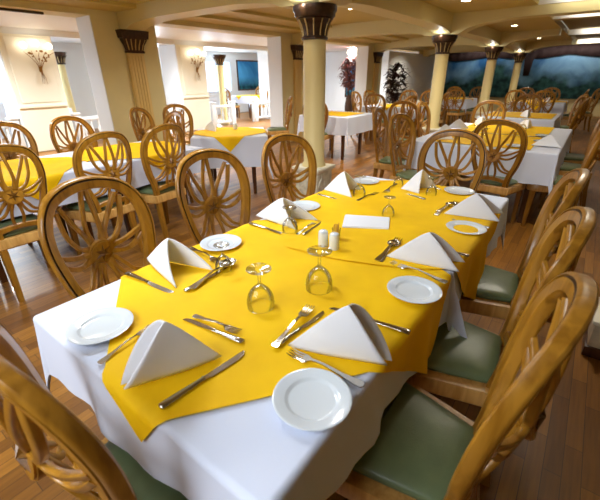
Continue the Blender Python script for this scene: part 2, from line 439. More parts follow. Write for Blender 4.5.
def make_fork():
    t = thing('table_fork', 'x', 'fork')
    obj('handle', flat_strip(bmesh.new(), [(-.105, .003, .0015), (-.102, .0085, .0012), (-.085, .0085, .0012), (-.05, .0045, .004), (0, .003, .010), (.035, .0032, .008), (.045, .008, .004)], .0026), STEEL, t, 50)
    bm = flat_strip(bmesh.new(), [(.044, .008, .004), (.050, .0115, .003), (.060, .0120, .0025)], .002)
    for k in range(4):
        y = -.0096+.0064*k; q = bmesh.new(); flat_strip(q, [(.059, .0019, .0025), (.08, .0018, .001), (.098, .0012, .004), (.103, .0006, .0055)], .0018)
        bmesh.ops.translate(q, verts=q.verts, vec=(0, y, 0)); me = bpy.data.meshes.new('tmp'); q.to_mesh(me); q.free(); bm.from_mesh(me); bpy.data.meshes.remove(me)
    obj('tines', bm, STEEL, t, 50); return t
def make_spoon():
    t = thing('dessert_spoon', 'x', 'spoon')
    obj('handle', flat_strip(bmesh.new(), [(-.09, .003, .0015), (-.087, .0075, .0012), (-.07, .0075, .0012), (-.04, .004, .004), (0, .0028, .009), (.036, .0035, .006)], .0024), STEEL, t, 50)
    bm = bmesh.new(); bmesh.ops.create_uvsphere(bm, u_segments=20, v_segments=12, radius=1)
    bmesh.ops.delete(bm, geom=[v for v in bm.verts if v.co.z > .05], context='VERTS')
    bmesh.ops.scale(bm, verts=bm.verts, vec=(.029, .0175, .008)); bmesh.ops.translate(bm, verts=bm.verts, vec=(.062, 0, .0085))
    bmesh.ops.solidify(bm, geom=bm.faces[:], thickness=.0012)
    obj('bowl', bm, STEEL, t, 60); return t
def make_glass():
    "stemmed glass standing upside down on its rim"
    H = 1.0
    prof = [(.315, 0), (.322, .10), (.312, .22), (.278, .34), (.215, .45), (.125, .54), (.055, .60), (.038, .65), (.036, .84), (.055, .92), (.13, .955), (.28, .975), (.288, .985), (.28, .995), (0, 1.0)]
    inn = [(.306, 0), (.312, .10), (.302, .22), (.268, .335), (.205, .44), (.115, .525), (.03, .565), (0, .57)]
    bm = bmesh.new(); lathe(bm, list(reversed(inn)) + prof, 32, cap=False)
    bmesh.ops.remove_doubles(bm, verts=bm.verts, dist=1e-5)
    return obj('stemmed_glass', bm, GLASS, None, 60)
PLATE0, KNIFE0, FORK0, SPOON0, GLASS0 = make_plate(), make_knife(), make_fork(), make_spoon(), make_glass()
first = {}
def place(proto, loc, rz, label, cat, group=None, scale=None):
    if proto.name not in first:
        first[proto.name] = 1; o = proto; o.location = loc; o.rotation_euler = (0, 0, rz)
        if scale: o.scale = (scale,)*3
    else: o = dup(proto, loc, rz, None, None, scale)
    tag(o, label, cat)
    if group: o['group'] = group
    elif 'group' in o: del o['group']
    return o
TOPZ = .7545
def lay(proto, p0, p1, label, cat, group=None, dz=0, length=None):
    "a piece of cutlery from its handle end p0 to its tip p1 (photo pixels on the table top)"
    a, b = at(*p0, z=TOPZ), at(*p1, z=TOPZ); d = b-a
    L0 = {'table_knife': .236, 'table_fork': .208, 'dessert_spoon': .181}[proto.name.split('.')[0]]
    L = length or max(.17, min(.25, d.length)); dn = d.normalized(); c = a+dn*(L/2)
    o = place(proto, (c.x, c.y, TOPZ+dz), math.atan2(d.y, d.x), label, cat, group, L/L0); o.scale.y *= 1.25; return o
def napkin(name_label, tip, K, F1, F2, group=None, zt=TOPZ, kf=.5, bulge=.16, world=False, amps=(.10, .42)):
    T, A1, A2 = [(Vector(p) if world else at(*p, z=zt)) for p in (tip, F1, F2)]
    if world: Kp = Vector(K)
    else:
        g = T*(1-kf)+((A1+A2)/2)*kf
        d = RM @ Vector((K[0]-300, K[1]-250, FPX)); t = ((g.x-CP.x)*d.x+(g.y-CP.y)*d.y)/(d.x**2+d.y**2)
        Kp = CP+d*t
    bm = bmesh.new(); n = 16
    L = (A1-T).length
    for A, other, amp in ((A1, A2, amps[0]), (A2, A1, amps[1])):
        nr = (A-T).cross(Kp-T).normalized()
        if nr.dot((A+T+Kp)/3-(other+T+Kp)/3) < 0: nr = -nr
        nr = (nr+Vector((0, 0, .15))).normalized()
        rows = []
        for i in range(n+1):
            u = i/n; row = []
            for j in range(n+1):
                v = j/n
                P0 = T.lerp(Kp, v); P1 = A.lerp(Kp, v)
                q = P0.lerp(P1, u)
                bl = amp*bulge*L*(4*v*(1-v))**.8*u**1.5 + .10*bulge*L*math.sin(PI*u)*(1-v)
                bl += .0025*math.sin(7*u+4*v)*u*(1-v)
                row.append(bm.verts.new(q+nr*bl+Vector((0, 0, .0015-.012*v**6))))
            rows.append(row)
        for i in range(n):
            for j in range(n):
                bm.faces.new((rows[i][j], rows[i+1][j], rows[i+1][j+1], rows[i][j+1]))
    bmesh.ops.remove_doubles(bm, verts=bm.verts, dist=.0004)
    for v in bm.verts: v.co.z = max(v.co.z, zt+.001)
    o = obj('folded_napkin', bm, NAPK, None, 80)
    s = o.modifiers.new('thickness', 'SOLIDIFY'); s.thickness = .005; s.offset = 0
    return tag(o, name_label, 'napkin', group)
# ------------------------------------------------------------------ room shell
X_COL, X_PIL, Y0, DY = -1.591, -4.743, 2.049, 3.859
ZC = 2.28
struct('floor', B(-12.2, 5.2, -5.2, 15.9, -.08, 0), FLOOR, 0)
bm = bmesh.new(); box(bm, -12.2, -.27, -5.2, 15.9, ZC, ZC+.1); box(bm, 3.3, 5.2, -5.2, 15.9, ZC, ZC+.1)
# ribs between the coffers of the middle bay
COFF = [(-5.0, -1.95), (-1.66, 1.9), (2.2, 5.76), (6.06, 7.75), (8.0, 11.7), (11.95, 15.6)]
ys = [-5.2] + [v for c in COFF for v in c] + [15.9]
for k in range(0, len(ys), 2): box(bm, -.27, 3.3, ys[k], ys[k+1], ZC, ZC+.119)
struct('ceiling', bm, CEIL, 0)
bm = bmesh.new(); box(bm, -.27, 3.3, -5.2, 15.9, ZC+.12, ZC+.18); struct('ceiling', bm, COFFER, 0)
bm = bmesh.new()
for a, b in COFF:
    box(bm, -.27, 3.3, b-.02, b, ZC+.001, ZC+.12); box(bm, -.27, 3.3, a, a+.02, ZC+.001, ZC+.12)
box(bm, 3.3, 3.32, -5.2, 15.9, ZC+.001, ZC+.12)
struct('trim_1', bm, PWHITE, 0)
struct('wall_right', B(5.2, 5.3, -5.2, 15.9, 0, 2.6), CREAM, 0)
struct('wall_back', B(-12.2, 5.2, -5.3, -5.2, 0, 2.6), CREAM, 0)
struct('wall_far', B(-12.2, 5.2, 15.9, 16.0, 0, 2.6), CREAM, 0)
# the wall of piers and openings on the left
bm = bmesh.new()
for k in range(-2, 4):
    y = Y0+DY*k-.06
    if k == 3: box(bm, X_PIL-.36, X_PIL, y-.47, 15.9, 0, ZC)
    else: box(bm, X_PIL-.36, X_PIL, y-.46, y+.47, 0, ZC)
struct('wall_left', bm, CREAM, 0)
bm = bmesh.new()
for k in range(-2, 3):
    y = Y0+DY*k-.06; box(bm, X_PIL-.36, X_PIL, y+.47, y+DY-.46, 2.12, ZC)
struct('wall_left', bm, CREAM, 0)
bm = bmesh.new()                                            # cool white jamb linings of the openings
for k in range(-2, 4):
    y = Y0+DY*k-.06; box(bm, X_PIL-.365, X_PIL+.003, y-.472-(.01 if k == 3 else 0), y-.46-(.01 if k == 3 else 0), 0, 2.12)
struct('trim_2', bm, PWHITE, 0)
struct('trim_3', B(X_PIL+.002, X_PIL+.02, 10.6, 15.2, .3, 2.05, bev=.01), PWHITE)
bm = bmesh.new()
box(bm, X_PIL-.2, X_PIL-.16, -1.33, 1.05, 2.095, 2.119)
struct('trim_4', bm, DARK, 0)
# stepped soffit along the piers, in the bay between piers and columns
bm = bmesh.new(); box(bm, X_PIL+.001, -4.25, -5.2, 15.8, 2.19, ZC-.001); box(bm, -4.249, -3.75, -5.2, 15.8, 2.235, ZC-.001); struct('trim_5', bm, CEIL, 0)
# arched beams
def arch(name, axis, c0, c1, off, half, m, rise=.085, one=False):
    bm = bmesh.new(); n = 40; A = []; 
    for i in range(n+1):
        t = i/n; L = c1-c0; d = (t if one else min(t, 1-t))*L
        q = min(1, max(0, d-.16)/.95); z = 1.985+rise*math.sqrt(max(0, 1-(1-q)**2))
        p = c0+L*t
        row = []
        for s, zz in ((-1, z), (1, z), (1, ZC-.001), (-1, ZC-.001)):
            row.append(bm.verts.new((p, off+s*half, zz) if axis == 'x' else (off+s*half, p, zz)))
        A.append(row)
    for a, b in zip(A, A[1:]):
        for k in range(4): bm.faces.new((a[k], a[(k+1) % 4], b[(k+1) % 4], b[k]))
    bm.faces.new(A[0]); bm.faces.new(A[-1]); struct(name, bm, m, 30)
for k in range(-1, 4):
    y = Y0+DY*k
    arch('trim_6', 'x', X_PIL+.002, X_COL-.141, y, .15, BEAM)
    arch('trim_7', 'x', X_COL+.141, (3.3 if k in (0, 1) else -.28), y, .15, BEAM, .17, True)
    if k < 3: arch('trim_8', 'y', y+.0, y+DY, X_COL, .14, BEAM)
# far mural with its dark red drape
struct('trim_9', B(-4.73, 5.1, 15.84, 15.899, .55, 2.2), MURAL, 0)
bm = bmesh.new(); n = 200; pts = []
for i in range(n+1):
    x = -4.7+9.7*i/n; dep = .22+.12*abs(math.sin((x+.4)*1.25))+(.55 if abs(((x+3.05+20) % 3.9)-1.95) < .14 else 0)
    pts.append([(x, 15.80+.02*math.sin(x*22), 2.27), (x, 15.79+.025*math.sin(x*22), 2.2-dep)])
g = grid('stage_drape', pts, DRAPE); sol = g.modifiers.new('t', 'SOLIDIFY'); sol.thickness = .01
tag(g, 'dark red swagged drape along the top of the far mural', 'drape')

# columns
def capital(parent, y0=0, sc_=1):
    bm = lathe(bmesh.new(), [(.112, 1.705), (.128, 1.71), (.128, 1.725), (.112, 1.735), (.118, 1.78), (.135, 1.83), (.158, 1.868), (.172, 1.875), (.165, 1.885)], 48, cap=False)
    c = obj('capital', bm, CAPM, parent)
    for k in range(12):
        a = 2*PI*k/12; q = bmesh.new()
        tube(q, [(math.cos(a)*r, math.sin(a)*r, z) for r, z in ((.118, 1.738), (.124, 1.78), (.141, 1.83), (.166, 1.87))], [.006, .006, .007, .008], 6); obj('rib', q, CAPL, c)
    bm = bmesh.new(); lathe(bm, [(0, 1.885), (.17, 1.885), (.185, 1.90), (.185, 1.925), (.2, 1.94), (.2, 1.982), (0, 1.982)], 48, flute=.05, nf=8, cap=False)
    obj('abacus', bm, CAPM, parent, 50)
CL = ['cream round column nearest the laid table, on a carved stone pedestal', 'second cream column along the row, behind the table with the tall napkins',
      'third slim cream column against the mural', 'fourth and farthest cream column before the mural']
for k in range(4):
    t = thing('column', CL[k], 'column', (X_COL, Y0+DY*k, 0)); t['kind'] = 'thing'
    bm = bmesh.new(); box(bm, -.145, .145, -.145, .145, .0, .445, bev=.004); p = obj('pedestal', bm, STONE, t)
    bm = bmesh.new(); box(bm, -.16, .16, -.16, .16, .4455, .465, bev=.006); box(bm, -.175, .175, -.175, .175, .466, .498, bev=.006); obj('cornice', bm, PANEL, p)
    for dx, dy in ((1, 0), (-1, 0), (0, -1), (0, 1)):
        q = bmesh.new(); rn = random.Random(3)
        for i in range(9):
            s, z = rn.uniform(-.1, .1), rn.uniform(.08, .38); w = .03
            u = bmesh.new(); bmesh.ops.create_uvsphere(u, u_segments=10, v_segments=6, radius=1)
            bmesh.ops.scale(u, verts=u.verts, vec=(.012 if dx else .016, .012 if dy else .016, .05)); bmesh.ops.rotate(u, verts=u.verts, matrix=Matrix.Rotation(rn.uniform(-1, 1), 3, 'X' if dx else 'Y'))
            bmesh.ops.translate(u, verts=u.verts, vec=((dx*.145) if dx else s, (dy*.145) if dy else s, z)); me = bpy.data.meshes.new('t'); u.to_mesh(me); u.free(); q.from_mesh(me); bpy.data.meshes.remove(me)
        obj('carved_relief', q, STONE, p, 60)
    obj('shaft', lathe(bmesh.new(), [(.128, .498), (.128, .52), (.112, .54), (.110, 1.705)], 32), SHAFT, t)
    capital(t)
PLB = ['yellow fluted pilaster with bronze capital on the nearest pier', 'yellow fluted pilaster with bronze capital on the second pier', 'yellow fluted pilaster on the third pier beside the dark leaved plant']
for k in range(3):
    t = thing('pilaster', PLB[k], 'pilaster', (X_PIL+.012, Y0+DY*k, 0)); t['kind'] = 'thing'
    bm = bmesh.new(); box(bm, -.01, .035, -.125, .125, 0, 1.705)
    for i in range(5): box(bm, .0351, .047, -.105+.046*i-.008, -.105+.046*i+.024, .3, 1.68, bev=.004)
    obj('shaft', bm, FLUTE, t)
    bm = bmesh.new(); lv = []
    for z, w, d in ((1.705, .135, .06), (1.73, .135, .06), (1.74, .125, .05), (1.80, .14, .06), (1.86, .175, .09), (1.88, .18, .095), (1.885, .2, .10), (1.982, .215, .115)):
        lv.append([bm.verts.new((x, y, z)) for x, y in ((-.01, -w), (d, -w), (d, w), (-.01, w))])
    for a, b in zip(lv, lv[1:]):
        for j in range(4): bm.faces.new((a[j], a[(j+1) % 4], b[(j+1) % 4], b[j]))
    bm.faces.new(lv[0]); bm.faces.new(lv[-1]); c = obj('capital', bm, CAPM, t, 20)
    for i in range(5):
        s = (-2+i)/2; q = bmesh.new(); tube(q, [(.055, s*.1, 1.742), (.066, s*.115, 1.80), (.095, s*.145, 1.872)], .008, 6); obj('rib', q, CAPL, c)

# ------------------------------------------------------------------ outer side room on the left
X_P2 = -8.25
bm = bmesh.new()
for k in range(-1, 3):
    y = Y0+DY*k-.06; box(bm, X_P2-.7, X_P2, y-.47, y+.47, 0, ZC-.031)
struct('wall_left', bm, PWHITE, 0)
bm = bmesh.new()
for k in range(-1, 3):
    y = Y0+DY*k-.06; box(bm, X_P2, X_P2+.02, y-.45, y+.45, .02, 2.14); box(bm, X_P2+.02, X_P2+.035, y-.36, y+.36, .95, 2.1, bev=.006); box(bm, X_P2+.02, X_P2+.05, y-.45, y+.45, .86, .90)
struct('trim_10', bm, PANEL, 0)
bm = bmesh.new(); box(bm, X_P2-.69, X_P2-.012, -5, 12, 2.141, ZC-.031); struct('trim_11', bm, PWHITE, 0)
SCL = ['gilt flower wall light with three globes on the nearest sconce panel', 'gilt flower wall light on the sconce panel behind the second opening']
for k in range(2):
    y = Y0+DY*k-.06+.12
    t = thing('wall_light', SCL[k], 'wall light', (X_P2+.035, y, 1.55))
    bm = bmesh.new(); box(bm, .0, .02, -.03, .03, -.05, .05, bev=.008)
    for j in range(5):
        s = (j-2)*.055
        tube(bm, [(.02, 0, -.02), (.06, s*.6, .12), (.09, s*1.6, .24), (.10, s*2.2+.01*j, .30+.02*(j % 2))], [.008, .006, .005, .004], 6)
    for j in range(4): tube(bm, [(.02, 0, -.02), (.05, (j-1.5)*.02, -.14), (.04, (j-1.5)*.03, -.26)], [.007, .005, .003], 6)
    obj('stem_bracket', bm, GOLD, t)
    rn = random.Random(k)
    for j in range(16):
        a = rn.uniform(-1.2, 1.2); r = rn.uniform(.1, .28); c = Vector((.09, math.sin(a)*r, .06+math.cos(a)*r))
        u = bmesh.new(); bmesh.ops.create_icosphere(u, subdivisions=1, radius=rn.uniform(.014, .03)); bmesh.ops.scale(u, verts=u.verts, vec=(.5, 1, .8)); bmesh.ops.translate(u, verts=u.verts, vec=c)
        obj('flower', u, GOLD, t)
    for s in (-.22, 0, .22):
        bm = bmesh.new(); bmesh.ops.create_uvsphere(bm, u_segments=20, v_segments=12, radius=.055); bmesh.ops.translate(bm, verts=bm.verts, vec=(.11, s, .45-.2*abs(s))); obj('globe', bm, GLOBE, t, 60)
struct('trim_12', B(-11.2, X_PIL-.38, -5.1, 13.1, ZC-.03, ZC-.002), PWHITE, 0)
# outer wall with daylit windows
X_W = -11.2
WIN = [(-3.4, -.9), (.6, 2.75), (6.1, 6.95), (8.6, 10.1)]
bm = bmesh.new(); yy = [-5.2]+[v for w in WIN for v in w]+[13.2]
for k in range(0, len(yy), 2): box(bm, X_W-.1, X_W, yy[k], yy[k+1], 0, ZC)
for a, b in WIN: box(bm, X_W-.1, X_W, a, b, 0, .8); box(bm, X_W-.1, X_W, a, b, 1.95, ZC)
struct('wall_left', bm, PWHITE, 0)
for i, (a, b) in enumerate(WIN):
    bm = bmesh.new()
    for q in (a, (a+b)/2-.03, b-.06): box(bm, X_W-.08, X_W+.02, q, q+.06, .8, 1.95)
    box(bm, X_W-.08, X_W+.02, a+.06, b-.06, .8, .86); box(bm, X_W-.08, X_W+.02, a+.06, b-.06, 1.89, 1.95)
    w = struct('window_%d' % (i+1), bm, PWHITE, 0)
    o = obj('pane', B(X_W-.06, X_W-.05, a+.05, b-.05, .85, 1.9), DAY, w, 0)
struct('wall_far', B(X_W-.1, X_PIL-.37, 13.2, 13.3, 0, ZC), PWHITE, 0)
def framed(name, x0, x1, z0, z1, y, label, fm):
    t = thing(name, label, 'painting', ((x0+x1)/2, y, (z0+z1)/2)); w, h = (x1-x0)/2, (z1-z0)/2
    bm = bmesh.new(); box(bm, -w, -w+.05, -.03, 0, -h, h); box(bm, w-.05, w, -.03, 0, -h, h); box(bm, -w+.05, w-.05, -.03, 0, -h, -h+.05); box(bm, -w+.05, w-.05, -.03, 0, h-.05, h)
    obj('frame', bm, fm, t, 0); obj('canvas', B(-w+.05, w-.05, -.015, 0, -h+.05, h-.05), PAINT, t, 0); return t
t = framed('wall_painting', -1.25, 1.25, .85, 1.98, 0, 'wide blue seascape painting on the side room wall', STEMB); t.location = (X_W+.002, 11.65, 1.415); t.rotation_euler = (0, 0, PI/2)
framed('wall_painting', -7.75, -6.95, .55, 1.8, 13.195, 'narrow blue painting beside the russet leaved plant', STEMB)
for k, (x, y, l) in enumerate([(-8.75, 7.3, 'slim cream column in the side room before the bright window'), (-10.2, 4.75, 'slim column in the side room left of the second sconce pier'), (-10.45, 3.45, 'slim column in the side room right of the nearest sconce pier')]):
    t = thing('column', l, 'column', (x, y, 0)); t['kind'] = 'thing'
    obj('shaft', lathe(bmesh.new(), [(.15, 0), (.15, .1), (.10, .12), (.10, 1.70)], 24), SHAFT, t); capital(t)
# balustrade between the piers
def balustrade(y0, y1, label, x=X_P2-.12, h=.60):
    t = thing('balustrade', label, 'balustrade', (x, (y0+y1)/2, 0)); w = (y1-y0)/2
    obj('top_rail', B(-.05, .05, -w+.08, w-.08, h-.07, h, bev=.01), PWHITE, t); obj('bottom_rail', B(-.04, .04, -w+.08, w-.08, .08, .14, bev=.008), PWHITE, t)
    for s in (-1, 1):
        bm = bmesh.new(); box(bm, -.075, .075, s*w-.075, s*w+.075, 0, h+.06, bev=.006); box(bm, -.095, .095, s*w-.095, s*w+.095, h+.061, h+.10, bev=.012); obj('newel_post', bm, PWHITE, t)
    n = max(2, int((2*w-.2)/.16))
    for i in range(n):
        y = -w+.14+(2*w-.28)*i/(n-1)
        obj('baluster', lathe(bmesh.new(), [(.03, .1395), (.03, .2), (.018, .23), (.036, .3), (.03, .36), (.016, .44), (.028, .50), (.028, h-.0695)], 12, 0, y), PWHITE, t)
balustrade(6.5, 7.3, 'white balustrade beside the second sconce pier, left of the gap')
balustrade(8.35, 9.2, 'white balustrade right of the gap, before the wide seascape')
balustrade(-1.3, 1.42, 'long white balustrade left of the nearest sconce panel')
balustrade(2.6, 5.2, 'white balustrade between the two sconce piers')

# ------------------------------------------------------------------ main table
HW, YA, YS, YB = .464, -1.054, -.03, 1.055
R1_, R2_ = (-HW, HW, YA, YS-.006), (-HW, HW, YS+.006, YB)
table(*R1_, 'square dark wood table under the nearest white and yellow cloths')
table(*R2_, 'square dark wood table under the farther half of the long laid table')
cloth(R1_, .225, 'white cloth on the nearest half of the laid table, its corner hanging towards the viewer', seam=1)
cloth(R2_, .225, 'white cloth on the farther half of the laid table, its far corner bare', seam=-1)
RM_ = (-HW, HW, YA, YB)
topper([(.105, -1.165), (.80, -.22), (-.15, .21), (-.91, -.48)], RM_, 'bright yellow cloth laid cornerwise over the nearest end of the laid table')
topper([(-.14, -.24), (.80, .37), (.12, 1.22), (-.98, .52)], RM_, 'bright yellow cloth laid cornerwise over the far half of the laid table', z=.7520, eps=.009, bend=(.09, -.14))

PL = [((101, 326), 'white side plate on bare white cloth at the near left corner'), ((221, 243), 'white side plate on the left edge, behind the upturned glass nearest the left chairs'), ((304, 206), 'white side plate by the second napkin of the left side'),
      ((366, 181), 'white side plate at the far left corner beside the far napkin'), ((312, 398), 'large nearest white side plate half on yellow, half on white cloth'), ((414, 290), 'white side plate in the middle of the right edge'),
      ((466, 228), 'white side plate on the right edge before the farthest right napkin'), ((459, 191), 'white side plate at the far end beside the white far corner')]
for (p, l) in PL:
    q = at(*p, z=.762); place(PLATE0, (q.x, q.y, TOPZ), 0, l, 'plate')
napkin('white napkin folded into a hollow tent at the near end of the table', (221, 357), (163, 318), (124, 389), (121, 386), kf=.62, bulge=.34, amps=(.2, .62))
napkin('white napkin opened in an upside-down V beside the big left chair', (147, 259), (168, 236), (177, 288), (213, 271), kf=.42, bulge=.3, amps=(.16, .12))
napkin('white napkin tent on the left edge behind a tilted glass', (256, 216), (283, 196), (318, 221), (296, 230), kf=.40, bulge=.2)
napkin('white napkin tent at the far left near the column', (324, 190), (344, 170), (352, 198), (361, 190), kf=.4, bulge=.2)
napkin('white napkin pyramid at the far end between two glasses', (401, 189), (423, 168), (419, 194), (437, 188), kf=.55, bulge=.2)
napkin('large white napkin pyramid at the front of the right side, by the nearest plate', (288, 346), (349, 302), (387, 365), (392, 362), kf=.62, bulge=.3, amps=(.1, .62))
napkin('white napkin pyramid in the middle of the right side, on the seam of the cloths', (386, 257), (430, 230), (459, 272), (465, 263), kf=.52, bulge=.2)
napkin('white napkin pyramid at the far right on the yellow edge', (444, 214), (477, 192), (500, 222), (504, 214), kf=.52, bulge=.2)

K, F, S = KNIFE0, FORK0, SPOON0
lay(K, (160, 409), (245, 352), 'knife beside the near hollow napkin, handle towards the table end', 'knife')
lay(F, (99, 364), (150, 328), 'fork half hidden behind the near hollow napkin', 'fork')
lay(K, (243, 343), (184, 319), 'dessert knife right of the near hollow napkin, blade to the left', 'knife')
lay(F, (194, 317), (240, 334), 'dessert fork lying against the dessert knife by the near hollow napkin', 'fork', dz=.004)
lay(F, (363, 386), (289, 352), 'fork just behind the nearest plate', 'fork')
lay(K, (410, 334), (330, 308), 'knife whose handle shows right of the large front napkin', 'knife')
lay(K, (276, 347), (324, 312), 'dessert knife left of the large front napkin', 'knife')
lay(F, (274, 349), (311, 308), 'dessert fork lying over the knife left of the large front napkin', 'fork', dz=.005)
lay(F, (447, 283), (391, 263), 'fork above the plate in the middle of the right edge', 'fork')
lay(K, (469, 257), (412, 243), 'knife with its handle showing behind the middle right napkin', 'knife')
lay(F, (377, 262), (399, 240), 'dessert fork pointing away, left of the middle right napkin', 'fork', dz=.004)
lay(S, (380, 263), (396, 242), 'dessert spoon beside the fork left of the middle right napkin', 'spoon')
lay(F, (489, 228), (452, 220), 'fork above the plate on the right edge, before the far right napkin', 'fork')
lay(S, (435, 216), (454, 204), 'dessert spoon left of the far right napkin', 'spoon')
lay(F, (437, 213), (457, 203), 'dessert fork left of the far right napkin', 'fork', dz=.005)
lay(K, (127, 274), (173, 293), 'knife in front of the upside-down V napkin', 'knife')
lay(F, (190, 248), (222, 264), 'fork behind the upside-down V napkin, before the plate', 'fork')
lay(K, (185, 292), (228, 266), 'dessert knife below the glass by the upside-down V napkin', 'knife')
lay(S, (190, 291), (234, 262), 'dessert spoon crossing the dessert knife by the upside-down V napkin', 'spoon', dz=.005)
lay(K, (250, 224), (291, 236), 'knife in front of the second left napkin', 'knife')
lay(F, (297, 235), (318, 221), 'dessert fork right of the second left napkin', 'fork')
lay(K, (303, 236), (322, 222), 'dessert knife right of the second left napkin', 'knife', dz=.002)
lay(K, (318, 195), (351, 203), 'knife in front of the far left napkin', 'knife')
lay(F, (357, 201), (377, 193), 'dessert fork right of the far left napkin', 'fork')
lay(K, (425, 200), (392, 190), 'knife in front of the far end napkin', 'knife')
lay(F, (396, 184), (382, 196), 'dessert fork left of the far end napkin', 'fork')
lay(F, (441, 190), (428, 185), 'fork between the far end napkin and the far plate', 'fork', length=.17)

def glass(base, foot_y, label, tilt=None, sc=1.0):
    q = at(*base, z=TOPZ); d = RM @ Vector((base[0]-300, foot_y-250, FPX))
    t = ((q.x-CP.x)*d.x+(q.y-CP.y)*d.y)/(d.x**2+d.y**2); top = (CP+d*t).z
    h = max(.10, min(.15, top-TOPZ))
    o = place(GLASS0, (q.x, q.y, TOPZ), 0, label, 'glass', None, h); return o
glass((261, 306), 268, 'upturned stemmed glass nearest the viewer, alone on yellow cloth')
glass((319, 288), 250, 'upturned stemmed glass in front of the white shakers')
glass((224, 269), 245, 'upturned stemmed glass in front of the left edge plate')
glass((290, 231), 207, 'upturned stemmed glass against the second left napkin')
glass((359, 196), 176, 'upturned stemmed glass beside the far left napkin')
glass((388, 216), 201, 'upturned stemmed glass behind the folded white menu card')
glass((398, 186), 171, 'upturned stemmed glass left of the far end napkin')
glass((431, 195), 179, 'upturned stemmed glass right of the far end napkin')
def shaker(px, label, n=3):
    q = at(*px, z=TOPZ); t = thing('shaker', label, 'shaker', (q.x, q.y, TOPZ))
    obj('body', lathe(bmesh.new(), [(.019, 0), (.021, .003), (.0205, .055), (.0195, .062)], 28), PORC, t)
    c = obj('cap', lathe(bmesh.new(), [(.0195, .0622), (.018, .068), (.012, .0715), (0, .0725)], 28, cap=False), PORC, t)
    bm = bmesh.new()
    for i in range(n):
        a = 2*PI*i/n; bmesh.ops.create_circle(bm, cap_ends=True, segments=8, radius=.0012, matrix=Matrix.Translation((.006*math.cos(a), .006*math.sin(a), .0728)))
    obj('holes', bm, DARK, c, 0)
shaker((323, 246), 'white porcelain shaker left of its twin', 3); shaker((334, 249), 'white porcelain shaker right of its twin, nearer the viewer', 5)
q = at(336, 239, z=TOPZ); t = thing('toothpick_holder', 'small clear holder of toothpicks behind the two white shakers', 'toothpick holder', (q.x, q.y, TOPZ))
obj('cup', lathe(bmesh.new(), [(.016, 0), (.020, .05), (.0185, .05), (.0145, .004), (0, .004)], 24, cap=False), GLASS, t, 50)
for i in range(14):
    a = i*2.4; r = .011*math.sqrt((i+.5)/14); bm = bmesh.new(); tube(bm, [(r*math.cos(a), r*math.sin(a), .005), (r*1.3*math.cos(a), r*1.3*math.sin(a), .066+.004*(i % 3))], .0011, 5); obj('toothpick', bm, TRIM, t)
a, b, c, d = [at(*p, z=TOPZ+.006) for p in ((342, 227), (389, 229), (390, 218), (345, 215))]
bm = bmesh.new(); lo = [bm.verts.new((v.x, v.y, TOPZ+.0005)) for v in (a, b, c, d)]; hi = [bm.verts.new((v.x, v.y, TOPZ+.011)) for v in (a, b, c, d)]
bm.faces.new(lo); bm.faces.new(hi)
for k in range(4): bm.faces.new((lo[k], lo[(k+1) % 4], hi[(k+1) % 4], hi[k]))
bmesh.ops.bevel(bm, geom=bm.edges[:], offset=.003, segments=2, affect='EDGES')
tag(obj('folded_linen', bm, NAPK), 'flat white folded linen strip in the middle of the laid table', 'napkin')

# chairs at the main table
chair(-.53, -.65, 9, 'wheel-back chair at the near left of the laid table, largest whole back in view')
chair(-.61, -.03, -4.7, 'wooden wheel-back chair in the middle of the left side, by the left edge plate')
chair(-.63, .63, -12, 'wooden wheel-back chair at the far left of the laid table, before the column pedestal')
chair(.53, -.545, 178.5, 'wooden wheel-back chair at the near right, its back closest to the camera')
chair(.52, -.06, 184, 'wheel-back chair in the middle of the right side, green seat with bright glint')
chair(.49, .53, 185, 'wooden wheel-back chair farthest along the right side of the laid table')
chair(.02, -.978, 88, 'wooden wheel-back chair at the near end of the laid table, partly outside the photo')
chair(.01, 1.26, 270.5, 'wooden wheel-back chair at the far end of the laid table')

# ------------------------------------------------------------------ other tables
GN = 'background napkins'
def small_napkin(x, y, ang, label, s=.13, z=.7545):
    a = math.radians(ang); u = Vector((math.cos(a), math.sin(a), 0)); v = Vector((-u.y, u.x, 0)); c = Vector((x, y, z))
    napkin(label, c-u*s, tuple(c+u*s*.1+Vector((0, 0, .12))), c+u*s*.9-v*.06, c+u*s*.9+v*.09, world=True, zt=z, bulge=.2)
def set_table(rect, label, clabel, tlabel=None, ang=0, side=.88, drop=.24, rot=0, z=0):
    x0, x1, y0, y1 = rect; c = ((x0+x1)/2, (y0+y1)/2)
    table(x0, x1, y0, y1, label, rot)
    cloth(rect, drop, clabel, rot=rot, pivot=c, n=24, seam=0)
    if tlabel: topper(diamond(c[0], c[1], side, ang), rect, tlabel, n=40, rot=rot, pivot=c)
# left row
L1 = [(-3.25, -2.36, -1.93, -.91), (-3.25, -2.36, -.89, .13), (-3.25, -2.36, .15, 1.15)]
nm = ['nearest', 'middle', 'farthest']
for i, r in enumerate(L1):
    set_table(r, 'table under white and yellow cloths in the left row, %s of three pushed together' % nm[i], 'white cloth on the %s table of the left row' % nm[i], 'yellow cloth on the %s table of the left row' % nm[i], side=.92, ang=0+3*i)
chair(-2.34, -.60, 180, 'wooden wheel-back chair at the left photo edge, on the near side of the left row')
chair(-2.35, .03, 186, 'wooden wheel-back chair just behind the big left chair, near side of the left row')
chair(-2.38, .58, 185, 'wooden wheel-back chair third along the near side of the left row')
chair(-3.35, -.13, 0, 'wooden wheel-back chair on the wall side of the left row, at the left photo edge')
chair(-3.32, .49, 9, 'wooden wheel-back chair on the wall side of the left row, before the sconce panel')
chair(-3.11, 1.15, 263, 'wooden wheel-back chair at the far end of the left row, seen edge-on')
